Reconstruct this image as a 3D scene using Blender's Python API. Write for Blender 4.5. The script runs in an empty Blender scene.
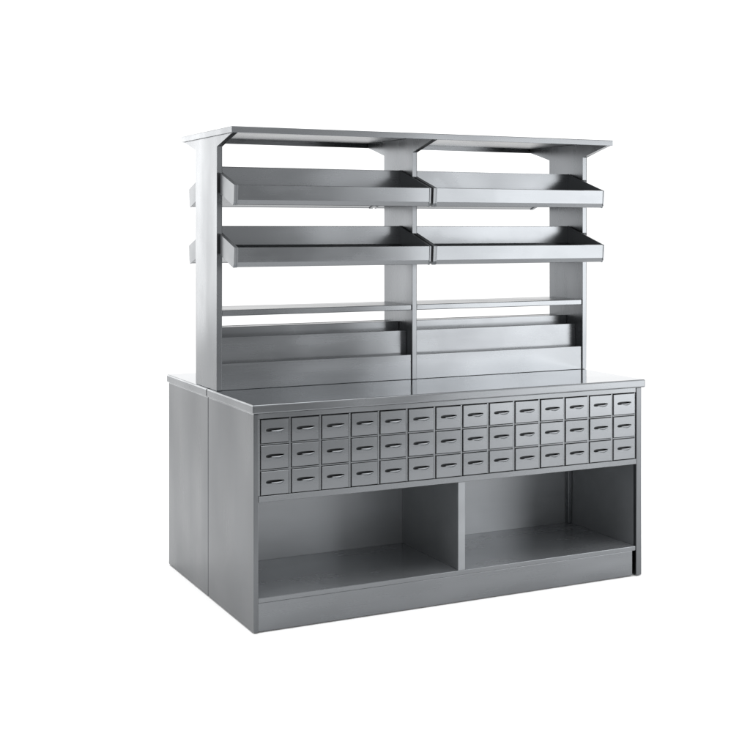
import bpy, bmesh, math, random
from mathutils import Vector
random.seed(7)
scene = bpy.context.scene
C = scene.collection

# ------------------------------------------------------------ dimensions (m)
W, D = 1.892, 1.137          # carcass width, depth (two back-to-back halves)
H = 0.900                    # worktop height
ZB = 0.863                   # underside of the worktop edge
SEAM = 0.556                 # joint between front and back halves
UY0, UY1 = 0.455, 0.740      # uprights, depth range
UP = [(0.004, 0.028), (0.942, 0.966), (1.887, 1.911)]   # uprights, width ranges
BAYS = [(0.028, 0.942), (0.966, 1.887)]

# ------------------------------------------------------------ materials
def steel(name, base, rough, streak='X', bump=0.006, var=0.05, metallic=1.0, aniso=0.0, wave=0.006, cvar=0.07, smudge=0.10):
    m = bpy.data.materials.new(name); m.use_nodes = True
    nt = m.node_tree; N = nt.nodes; L = nt.links
    b = N['Principled BSDF']
    b.inputs['Metallic'].default_value = metallic
    tc = N.new('ShaderNodeTexCoord')
    mp = N.new('ShaderNodeMapping')
    s = {'X': (2.5, 520, 520), 'Z': (520, 520, 2.5), 'Y': (520, 2.5, 520)}[streak]
    mp.inputs['Scale'].default_value = s
    L.new(tc.outputs['Object'], mp.inputs['Vector'])
    n1 = N.new('ShaderNodeTexNoise'); n1.inputs['Scale'].default_value = 1.0
    n1.inputs['Detail'].default_value = 4.0
    L.new(mp.outputs['Vector'], n1.inputs['Vector'])
    # soft wear clouds stretched along the grain
    mp2 = N.new('ShaderNodeMapping')
    s2 = {'X': (1.2, 5, 5), 'Z': (5, 5, 1.2), 'Y': (5, 1.2, 5)}[streak]
    mp2.inputs['Scale'].default_value = s2
    L.new(tc.outputs['Object'], mp2.inputs['Vector'])
    n2 = N.new('ShaderNodeTexNoise'); n2.inputs['Scale'].default_value = 1.6
    n2.inputs['Detail'].default_value = 2.0
    L.new(mp2.outputs['Vector'], n2.inputs['Vector'])
    add = N.new('ShaderNodeMath'); add.operation = 'MULTIPLY_ADD'
    add.inputs[1].default_value = 0.22
    L.new(n1.outputs['Fac'], add.inputs[0]); L.new(n2.outputs['Fac'], add.inputs[2])
    r = N.new('ShaderNodeMapRange')
    r.inputs['From Min'].default_value = 0.38; r.inputs['From Max'].default_value = 0.84
    r.inputs['To Min'].default_value = rough - var; r.inputs['To Max'].default_value = rough + var
    L.new(add.outputs[0], r.inputs['Value']); 
    # wiped-down smudges: faint duller clouds
    n4 = N.new('ShaderNodeTexNoise'); n4.inputs['Scale'].default_value = 5.5
    n4.inputs['Detail'].default_value = 6.0; n4.inputs['Distortion'].default_value = 0.6
    L.new(tc.outputs['Object'], n4.inputs['Vector'])
    r4 = N.new('ShaderNodeMapRange'); r4.inputs['From Min'].default_value = 0.48; r4.inputs['From Max'].default_value = 0.72
    r4.inputs['To Min'].default_value = 0.0; r4.inputs['To Max'].default_value = smudge
    L.new(n4.outputs['Fac'], r4.inputs['Value'])
    ra = N.new('ShaderNodeMath'); ra.operation = 'ADD'
    L.new(r.outputs['Result'], ra.inputs[0]); L.new(r4.outputs['Result'], ra.inputs[1])
    L.new(ra.outputs[0], b.inputs['Roughness'])
    cr = N.new('ShaderNodeMapRange')
    cr.inputs['From Min'].default_value = 0.38; cr.inputs['From Max'].default_value = 0.84
    cr.inputs['To Min'].default_value = 1 - cvar; cr.inputs['To Max'].default_value = 1 + cvar
    L.new(add.outputs[0], cr.inputs['Value'])
    mix = N.new('ShaderNodeVectorMath'); mix.operation = 'SCALE'
    mix.inputs[0].default_value = base
    L.new(cr.outputs['Result'], mix.inputs['Scale'])
    L.new(mix.outputs['Vector'], b.inputs['Base Color'])
    bp = N.new('ShaderNodeBump'); bp.inputs['Strength'].default_value = bump * 10
    bp.inputs['Distance'].default_value = 0.0004
    L.new(n1.outputs['Fac'], bp.inputs['Height'])
    n3 = N.new('ShaderNodeTexNoise'); n3.inputs['Scale'].default_value = 2.6     # slight dishing of the sheet
    n3.inputs['Detail'].default_value = 0.0
    L.new(tc.outputs['Object'], n3.inputs['Vector'])
    b3 = N.new('ShaderNodeBump'); b3.inputs['Strength'].default_value = 1.0
    b3.inputs['Distance'].default_value = wave
    L.new(n3.outputs['Fac'], b3.inputs['Height'])
    L.new(bp.outputs['Normal'], b3.inputs['Normal'])
    L.new(b3.outputs['Normal'], b.inputs['Normal'])
    if 'Anisotropic' in b.inputs: b.inputs['Anisotropic'].default_value = aniso
    return m

TINT = (0.94, 0.985, 1.035)
def t(v): return tuple(v * k for k in TINT)
M_X = steel('brushed_steel_along', t(0.165), 0.26, 'X', bump=0.0004, var=0.05, wave=0.009, cvar=0.07, smudge=0.03, metallic=0.9)
M_Z = steel('brushed_steel_upright', t(0.16), 0.28, 'Z', bump=0.0004, var=0.05, wave=0.009, cvar=0.06, smudge=0.02, metallic=0.92)
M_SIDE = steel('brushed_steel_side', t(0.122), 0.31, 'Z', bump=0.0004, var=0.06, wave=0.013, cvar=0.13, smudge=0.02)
M_PLATE = steel('lightened_satin_steel_plate', t(0.18), 0.36, 'X', bump=0.0004, var=0.04, wave=0.006, smudge=0.02, metallic=0.72)  # end plates: base raised as fill light for the shaded tray ends
M_TOP = steel('polished_steel_top', t(0.38), 0.10, 'X', bump=0.0003, var=0.03, wave=0.003, smudge=0.03)
M_IN = steel('lightened_dull_steel_inside', t(0.22), 0.38, 'X', bump=0.0003, var=0.03, metallic=0.65, wave=0.006, smudge=0.02)  # lighter copy of the steel, bounce light put into its colour
M_SHELF = steel('lightened_steel_shelf', t(0.28), 0.24, 'X', bump=0.0003, var=0.05, metallic=0.64, wave=0.008, cvar=0.05, smudge=0.03)  # bay floor lightened further, fill light carried by the base colour
M_HAN = steel('bright_steel_pull', t(0.3), 0.2, 'X', bump=0.003)
M_DARK = steel('dark_shade_steel', t(0.05), 0.4, 'Z')  # dark colour standing for shade in drawer slots and beside the trays

def plain(name, col, rough):
    m = bpy.data.materials.new(name); m.use_nodes = True
    nt = m.node_tree; b = nt.nodes['Principled BSDF']
    n = nt.nodes.new('ShaderNodeTexNoise'); n.inputs['Scale'].default_value = 3
    r = nt.nodes.new('ShaderNodeMapRange')
    r.inputs['To Min'].default_value = col * 0.985; r.inputs['To Max'].default_value = col
    nt.links.new(n.outputs['Fac'], r.inputs['Value'])
    nt.links.new(r.outputs['Result'], b.inputs['Base Color'])
    b.inputs['Roughness'].default_value = rough
    b.inputs['Specular IOR Level'].default_value = 0.2
    return m
M_FLOOR = plain('white_studio_paper', 0.92, 0.9)

# ------------------------------------------------------------ mesh helpers
def add_box(bm, x0, x1, y0, y1, z0, z1, bev=0.0015, seg=2):
    v = [bm.verts.new((x, y, z)) for x in (x0, x1) for y in (y0, y1) for z in (z0, z1)]
    fs = [(0,1,3,2),(4,6,7,5),(0,4,5,1),(2,3,7,6),(0,2,6,4),(1,5,7,3)]
    faces = [bm.faces.new([v[i] for i in f]) for f in fs]
    if bev:
        es = list({e for f in faces for e in f.edges})
        bmesh.ops.bevel(bm, geom=es, offset=bev, segments=seg, profile=0.5, affect='EDGES')

def add_prism(bm, prof, x0, x1, bev=0.0015):
    """closed (y,z) outline extruded along x"""
    n = len(prof)
    a = [bm.verts.new((x0, p[0], p[1])) for p in prof]
    b = [bm.verts.new((x1, p[0], p[1])) for p in prof]
    faces = [bm.faces.new(a), bm.faces.new(b[::-1])]
    for i in range(n):
        j = (i + 1) % n
        faces.append(bm.faces.new((a[j], a[i], b[i], b[j])))
    if bev:
        es = list({e for f in faces for e in f.edges})
        bmesh.ops.bevel(bm, geom=es, offset=bev, segments=2, profile=0.5, affect='EDGES')

def add_sheet(bm, line, x0, x1, th):
    """open (y,z) polyline folded into sheet metal of thickness th"""
    pts = [Vector(p) for p in line]
    offs = []
    for i, p in enumerate(pts):
        ns = []
        if i > 0: d = (p - pts[i-1]).normalized(); ns.append(Vector((-d.y, d.x)))
        if i < len(pts) - 1: d = (pts[i+1] - p).normalized(); ns.append(Vector((-d.y, d.x)))
        if len(ns) == 2:
            m = (ns[0] + ns[1]); k = m.dot(ns[0])
            offs.append(p + m * (th / max(k, 0.2)))
        else: offs.append(p + ns[0] * th)
    prof = pts + offs[::-1]
    n = len(prof); h = len(pts)
    a = [bm.verts.new((x0, p.x, p.y)) for p in prof]
    b = [bm.verts.new((x1, p.x, p.y)) for p in prof]
    for i in range(n):
        j = (i + 1) % n
        bm.faces.new((a[j], a[i], b[i], b[j]))
    for i in range(h - 1):
        q = (i, i + 1, n - 2 - i, n - 1 - i)
        bm.faces.new([a[k] for k in q]); bm.faces.new([b[k] for k in q[::-1]])

def obj(name, bm, mat, parent=None, smooth=False):
    bmesh.ops.recalc_face_normals(bm, faces=bm.faces)
    me = bpy.data.meshes.new(name); bm.to_mesh(me); bm.free()
    me.materials.append(mat)
    o = bpy.data.objects.new(name, me); C.objects.link(o)
    if parent: o.parent = parent
    if smooth:
        for p in me.polygons: p.use_smooth = True
    return o

def box(name, dims, mat, parent, bev=0.0015):
    bm = bmesh.new(); add_box(bm, *dims, bev=bev)
    return obj(name, bm, mat, parent)

# ------------------------------------------------------------ the setting
bm = bmesh.new()
R = 40
vs = [bm.verts.new((math.cos(a) * R, math.sin(a) * R, -0.004)) for a in [i * math.tau / 64 for i in range(64)]]
bm.faces.new(vs)
unseen_floor = obj('unseen_floor', bm, plain('grey_unseen_floor', 0.22, 0.6)); unseen_floor['kind'] = 'structure'  # unseen grey surface added past the paper to darken steel reflections
bm = bmesh.new()
bm.faces.new([bm.verts.new(p) for p in ((-3.2, -3.3, 0), (3000, -3.3, 0), (3000, 6000, 0), (-600, 6000, 0), (-3.2, 3, 0))])
paper = obj('ground', bm, M_FLOOR); paper['kind'] = 'structure'

# ------------------------------------------------------------ the counter
root = bpy.data.objects.new('display_counter', None); C.objects.link(root)
root['label'] = 'double-sided stainless steel dispensing counter with small drawers, stepped rack and upper trays on uprights'
root['category'] = 'display counter'

Z0 = 0.004
TH = 0.020
# side panels: front and back halves, left and right, with an open joint between
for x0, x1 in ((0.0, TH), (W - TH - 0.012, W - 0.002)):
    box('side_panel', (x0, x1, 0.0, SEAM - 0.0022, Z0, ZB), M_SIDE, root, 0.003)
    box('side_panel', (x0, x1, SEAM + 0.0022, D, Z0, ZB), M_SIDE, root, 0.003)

# worktop in two halves
def worktop(y0, y1, name):
    bm = bmesh.new()
    add_box(bm, -0.007, W + 0.012, y0, y1, ZB + 0.0004, H, bev=0.006, seg=3)
    o = obj(name, bm, M_TOP, root)
    o.data.materials.append(M_X)
    for p in o.data.polygons:
        if p.normal.z < 0.97: p.material_index = 1
    return o
worktop(-0.012, SEAM - 0.001, 'worktop')
worktop(SEAM + 0.001, D + 0.012, 'worktop')

XL, XR = TH + 0.0006, W - TH - 0.0126      # inner faces of the side panels

# rails and mullions of the drawer front as one frame
DX0, DX1, DZ0, DZ1 = 0.0245, 1.8585, 0.536, 0.843
NC, NR = 14, 3
px, pz = (DX1 - DX0) / NC, (DZ1 - DZ0) / NR
bm = bmesh.new()
FY0, FY1 = 0.003, 0.018
GW, GH = 0.0085, 0.0055
def fr(x0, x1, z0, z1, dy=0.0): add_box(bm, x0, x1, FY0 + dy, FY1, z0, z1, bev=0.0008, seg=1)
fr(XL, XR, DZ1 - 0.001, ZB - 0.0004)                # top rail
fr(XL, XR, 0.514, DZ0 + 0.002, -0.004)              # bottom rail
for c in range(NC + 1):
    x = DX0 + c * px
    x0, x1 = x - GW / 2, x + GW / 2
    x0, x1 = max(x0, XL), min(x1, XR)
    if x1 - x0 > 0.002: fr(x0, x1, DZ0 + 0.0025, DZ1 - 0.0015, 0.003)
for r in range(1, NR):
    z = DZ0 + r * pz
    for c in range(NC):
        fr(DX0 + c * px + GW / 2 + 0.0003, DX0 + (c + 1) * px - GW / 2 - 0.0003, z - GH / 2, z + GH / 2, 0.0012)
obj('drawer_frame', bm, M_X, root)

# one drawer: front plate with a slot, box behind, shell pull over the slot
def drawer_mesh(w, h):
    bm = bmesh.new()
    sw, sh, cz = 0.078, 0.019, 0.006
    n = 48
    inner, outer = [], []
    for i in range(n):
        a = math.tau * (i + 0.5) / n
        ca, sa = math.cos(a), math.sin(a)
        k = abs(ca) ** 0.9
        ix = sw / 2 * math.copysign(abs(ca) ** 0.8, ca)
        iz = cz + 0.05 * ix + sh / 2 * (0.60 - 0.36 * ca) * math.copysign(abs(sa) ** 0.8, sa)
        inner.append((ix, iz))
        m = 1 / max(abs(ca) / (w / 2), abs(sa) / (h / 2))
        outer.append([ca * m, sa * m])
    for sx in (-1, 1):                       # snap nearest outer point to each corner
        for sz in (-1, 1):
            q = min(outer, key=lambda p: (p[0] - sx * w / 2) ** 2 + (p[1] - sz * h / 2) ** 2)
            q[0], q[1] = sx * w / 2, sz * h / 2
    yf, b = 0.0, 0.0014
    def ring(pts, y): return [bm.verts.new((p[0], y, p[1])) for p in pts]
    r0 = ring([(p[0] * (1 - 2 * b / w), p[1] * (1 - 2 * b / h)) for p in outer], yf)
    r1 = ring(outer, yf + b)
    r2 = ring(outer, yf + 0.010)
    i0 = ring(inner, yf)
    i1 = ring(inner, yf + 0.016)
    def bridge(A, B):
        for i in range(n):
            j = (i + 1) % n
            bm.faces.new((A[i], A[j], B[j], B[i]))
    bridge(i0, r0); bridge(r0, r1); bridge(r1, r2)
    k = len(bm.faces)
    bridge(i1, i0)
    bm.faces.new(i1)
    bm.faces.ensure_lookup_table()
    for f in bm.faces[k:]: f.material_index = 1  # slot recess coloured dark to stand for its shade
    return bm
def pull_mesh():
    """pressed shell lip under the right part of the slot, bulging outward"""
    bm = bmesh.new()
    sw, cz = 0.076, 0.006
    nu, nv = 18, 6
    g = []
    for i in range(nu + 1):
        u = i / nu
        x = -0.016 + u * (sw / 2 + 0.018)
        prof = math.sin(math.pi * u ** 1.25) ** 0.7 if 0 < u < 1 else 0.0
        row = []
        for j in range(nv + 1):
            v = j / nv
            ztop = cz + 0.05 * x - 0.0015 - 0.0015 * (1 - u)
            z = ztop - (0.0005 + 0.0105 * prof) * (1 - v)
            y = -0.0006 - 0.0085 * prof * math.sin(v * math.pi / 2)
            row.append(bm.verts.new((x, y, z)))
        g.append(row)
    fs = []
    for i in range(nu):
        for j in range(nv):
            fs.append(bm.faces.new((g[i][j], g[i + 1][j], g[i + 1][j + 1], g[i][j + 1])))
    bmesh.ops.solidify(bm, geom=fs, thickness=0.0011)
    bmesh.ops.remove_doubles(bm, verts=bm.verts, dist=0.00005)
    return bm
DW, DH = px - GW - 0.0044, pz - GH - 0.0038
d0 = obj('drawer', drawer_mesh(DW, DH), M_X, root); d0.data.materials.append(M_DARK)
h0 = obj('handle', pull_mesh(), M_HAN, d0, smooth=True)
first = True
for r in range(NR):
    for c in range(NC):
        if first: d, first = d0, False
        else:
            d = d0.copy(); C.objects.link(d); d.parent = root
            h = h0.copy(); C.objects.link(h); h.parent = d
        j = lambda s: random.uniform(-s, s)
        d.location = (DX0 + (c + 0.5) * px + j(0.0006), j(0.0009), DZ1 - (r + 0.5) * pz + j(0.0004))
        d.rotation_euler = (j(0.006), j(0.002), j(0.006))

# carcass inside
BACK = 0.530
box('compartment_ceiling', (XL, XR, 0.020, BACK - 0.0005, 0.516, 0.528), M_IN, root)
o = box('base_shelf', (XL, XR, 0.004, BACK - 0.0005, 0.118, 0.138), M_SHELF, root, 0.002)
o.data.materials.append(M_X)
for p in o.data.polygons:
    if p.normal.y < -0.5: p.material_index = 1
for xa, xb in ((XL + 0.0002, XL + 0.0015), (XR - 0.0015, XR - 0.0002)):
    box('added_light_liner', (xa, xb, 0.020, BACK - 0.001, 0.1385, 0.5155), M_IN, root, 0)  # liners added over the side panels to lighten the bay walls
box('back_panel', (XL, XR, BACK, BACK + 0.012, 0.010, ZB - 0.001), M_IN, root)
# kick plate stops short of the right side panel
box('kick_plate', (XL, 1.843, 0.007, 0.019, Z0 + 0.001, 0.1172), M_X, root)
# divider with a folded front flange
bm = bmesh.new()
add_box(bm, 0.924, 0.958, 0.003, 0.020, 0.1385, 0.5135, bev=0.0015)
add_box(bm, 0.930, 0.952, 0.0205, BACK - 0.001, 0.1385, 0.5155, bev=0)
obj('divider', bm, M_IN, root)
box('corner_post', (1.837, 1.8565, BACK - 0.03, BACK - 0.001, 0.1385, 0.5155), M_Z, root)
# far half of the carcass
bm = bmesh.new()
add_box(bm, XL, XR, D - 0.016, D - 0.004, 0.118, ZB - 0.001)
add_box(bm, XL, XR, D - 0.030, D - 0.018, Z0, 0.117)
obj('back_panel', bm, M_X, root)

# ------------------------------------------------------------ superstructure
ZT0, ZT1 = 1.985, 2.011
TY0, TY1 = 0.247, 0.930
zf = 1.940
for x0, x1 in UP:
    prof = [(UY0, H + 0.0005), (UY0, zf), (TY0 + 0.008, ZT0 + 0.0005), (TY0 + 0.008, ZT1 - 0.0055), (TY1 - 0.008, ZT1 - 0.0055), (TY1 - 0.008, ZT0 + 0.0005), (UY1, zf), (UY1, H + 0.0005)]
    bm = bmesh.new(); add_prism(bm, prof, x0, x1, bev=0.002)
    obj('upright', bm, M_Z, root)
# top shelf: a shallow inverted pan with folded-down rims
def pan(x0, x1, y0, y1, z0, z1, th):
    bm = bmesh.new()
    b = 0.003
    def ring(d, z): return [bm.verts.new(p) for p in ((x0 + d, y0 + d, z), (x1 - d, y0 + d, z), (x1 - d, y1 - d, z), (x0 + d, y1 - d, z))]
    rs = [ring(b, z1), ring(b * 0.3, z1 - b * 0.3), ring(0, z1 - b), ring(0, z0 + 0.001), ring(0.001, z0), ring(th, z0), ring(th, z1 - 0.005)]
    for A, B in zip(rs, rs[1:]):
        for i in range(4):
            j = (i + 1) % 4
            bm.faces.new((A[i], A[j], B[j], B[i]))
    bm.faces.new(rs[0]); bm.faces.new(rs[-1])
    return bm
obj('top_shelf', pan(-0.003, 1.914, TY0, TY1, ZT0, ZT1, 0.005), M_X, root)

# flat shelf of each bay
for x0, x1 in BAYS:
    bm = bmesh.new(); add_box(bm, x0 + 0.0005, x1 - 0.0005, UY0 + 0.004, UY1 - 0.006, 1.217, 1.2425, bev=0.003)
    obj('shelf', bm, M_X, root)

# stepped rack of each bay
ST = [(0.462, H + 0.0005, 1.013), (0.512, 1.000, 1.121), (0.588, 1.107, 1.159)]
for x0, x1 in BAYS:
    bm = bmesh.new()
    a, b = x0 + 0.001, x1 - 0.001
    th = 0.0025
    for k, (y, z0, z1) in enumerate(ST):
        add_box(bm, a, b, y, y + 0.008, z0, z1, bev=0.0015)
        yn = ST[k + 1][0] if k < 2 else UY1 - 0.004
        if k < 2: add_box(bm, a, b, y + 0.0083, yn - 0.0003, z1 - 0.0055, z1 - 0.003, bev=0)
    add_box(bm, a, b, UY1 - 0.012, UY1 - 0.004, H + 0.0005, 1.1545, bev=0.0015)
    add_box(bm, a, b, ST[2][0] + 0.0085, UY1 - 0.0125, 1.150, 1.153, bev=0)
    obj('stepped_rack', bm, M_X, root)

# tilted display trays: folded lip, sloped bottom, taller back, end plates
TA = math.atan(0.31)                                  # tray tilt
def tray(body, plates, dz, name='tray'):
    """a shallow box tilted 17 degrees; plates = (x0, x1, reaches the back)"""
    c, sn = math.cos(TA), math.sin(TA)
    def P(u, v): return (0.287 + u * c - v * sn, 1.689 + dz + u * sn + v * c)   # u along the bottom, v up the wall
    L, hh = 0.290, 0.081
    bm = bmesh.new()
    yk, zk = P(L, 0.0)
    zl, zt = 1.770 + dz, 1.8605 + dz
    line = [(yk - 0.006, zt - 0.001), (yk + 0.001, zt), (yk, zk + 0.002), P(0.010, 0.002), P(0.001, 0.000), (0.2835, 1.6905 + dz), (0.2775, 1.709 + dz), (0.2735, zl), (0.2825, zl + 0.002)]
    add_sheet(bm, line, body[0], body[1], -0.0018)
    o = obj(name, bm, M_X, root)
    for xa, xb, full in plates:
        bm = bmesh.new()
        y = yk + 0.0028 if full else UY0 - 0.0008
        up = lambda q: (q - 0.287) * 0.31
        p = [(0.2712, zl + 0.0005), (0.2762, 1.703 + dz), (0.288, 1.687 + dz), (y, 1.687 + dz + up(y)), (y, zl + 0.0005 + (y - 0.2712) * 0.31)]
        add_prism(bm, p, xa, xb, bev=0.0006)
        obj('end_plate', bm, M_PLATE, o)
    return o
TR = []
for dz in (0.0, -0.2585):
    TR.append(tray((0.0342, 0.9335), [(0.0170, 0.0278, False), (0.0285, 0.0340, True), (0.9337, 0.9415, True)], dz))
    TR.append(tray((0.9722, 1.8768), [(0.9530, 0.9660, False), (0.9665, 0.9720, True), (1.8770, 1.8830, True)], dz))
YM = 0.5985
for o in list(TR):                                   # the far side carries the same trays, turned round
    n = o.copy(); C.objects.link(n); n.parent = root
    n.rotation_euler = (0, 0, math.pi); n.location = (1.915, 2 * YM, 0)
    for ch in o.children:
        k = ch.copy(); C.objects.link(k); k.parent = n
# added dark plates standing for the shade beside the trays on the uprights
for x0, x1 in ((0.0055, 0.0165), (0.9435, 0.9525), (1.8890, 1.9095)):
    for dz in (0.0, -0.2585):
        box('tray_shade_plate', (x0, x1, UY0 - 0.0055, UY0 - 0.0005, 1.742 + dz, 1.828 + dz), M_DARK, root, 0.0012)

# ------------------------------------------------------------ light
w = bpy.data.worlds.new('World'); scene.world = w; w.use_nodes = True
bg = w.node_tree.nodes['Background']
bg.inputs['Color'].default_value = (1, 1, 1, 1)
# white backdrop behind the counter, dimmed behind the camera to darken the steel reflections
nt = w.node_tree
tc = nt.nodes.new('ShaderNodeTexCoord')
dt = nt.nodes.new('ShaderNodeVectorMath'); dt.operation = 'DOT_PRODUCT'
dt.inputs[1].default_value = (0.25, 0.80, 0.55)
nt.links.new(tc.outputs['Generated'], dt.inputs[0])
mr = nt.nodes.new('ShaderNodeMapRange'); mr.interpolation_type = 'SMOOTHSTEP'
mr.inputs['From Min'].default_value = -0.45; mr.inputs['From Max'].default_value = 0.5
mr.inputs['To Min'].default_value = 1.02; mr.inputs['To Max'].default_value = 1.32
nt.links.new(dt.outputs['Value'], mr.inputs['Value'])
nt.links.new(mr.outputs['Result'], bg.inputs['Strength'])
def area(name, loc, target, sx, sy, power, col=(1, 1, 1)):
    l = bpy.data.lights.new(name, 'AREA'); l.shape = 'RECTANGLE'; l.size = sx; l.size_y = sy
    l.energy = power; l.color = col
    o = bpy.data.objects.new(name, l); C.objects.link(o); o.location = loc
    o.rotation_euler = (Vector(target) - Vector(loc)).to_track_quat('-Z', 'Y').to_euler()
    return o
area('softbox_back_left', (-3.0, 13.0, 2.7), (0, 0.5, 1.2), 4.4, 5.4, 210)
area('softbox_front_right', (4.9, -4.1, 1.25), (1.4, 0, 0.9), 3.1, 2.3, 135)
area('softbox_overhead', (0.0, 0.0, 6.5), (-0.1, 0.1, 0), 6.0, 6.0, 380)

# ------------------------------------------------------------ camera (level, shifted)
cam = bpy.data.cameras.new('camera'); co = bpy.data.objects.new('camera', cam); C.objects.link(co)
cam.sensor_fit = 'HORIZONTAL'; cam.sensor_width = 36
cam.lens = 36 * 1251.3 / 750
cam.shift_x = 0; cam.shift_y = -(375 - 228.25) / 750
co.location = (-1.7356, -4.6077, 1.5918)
co.rotation_euler = (math.pi / 2, 0, -0.4568)
cam.clip_end = 20000
scene.camera = co
scene.view_settings.view_transform = 'Standard'
scene.view_settings.look = 'None'
scene.view_settings.exposure = 0
scene.view_settings.gamma = 1
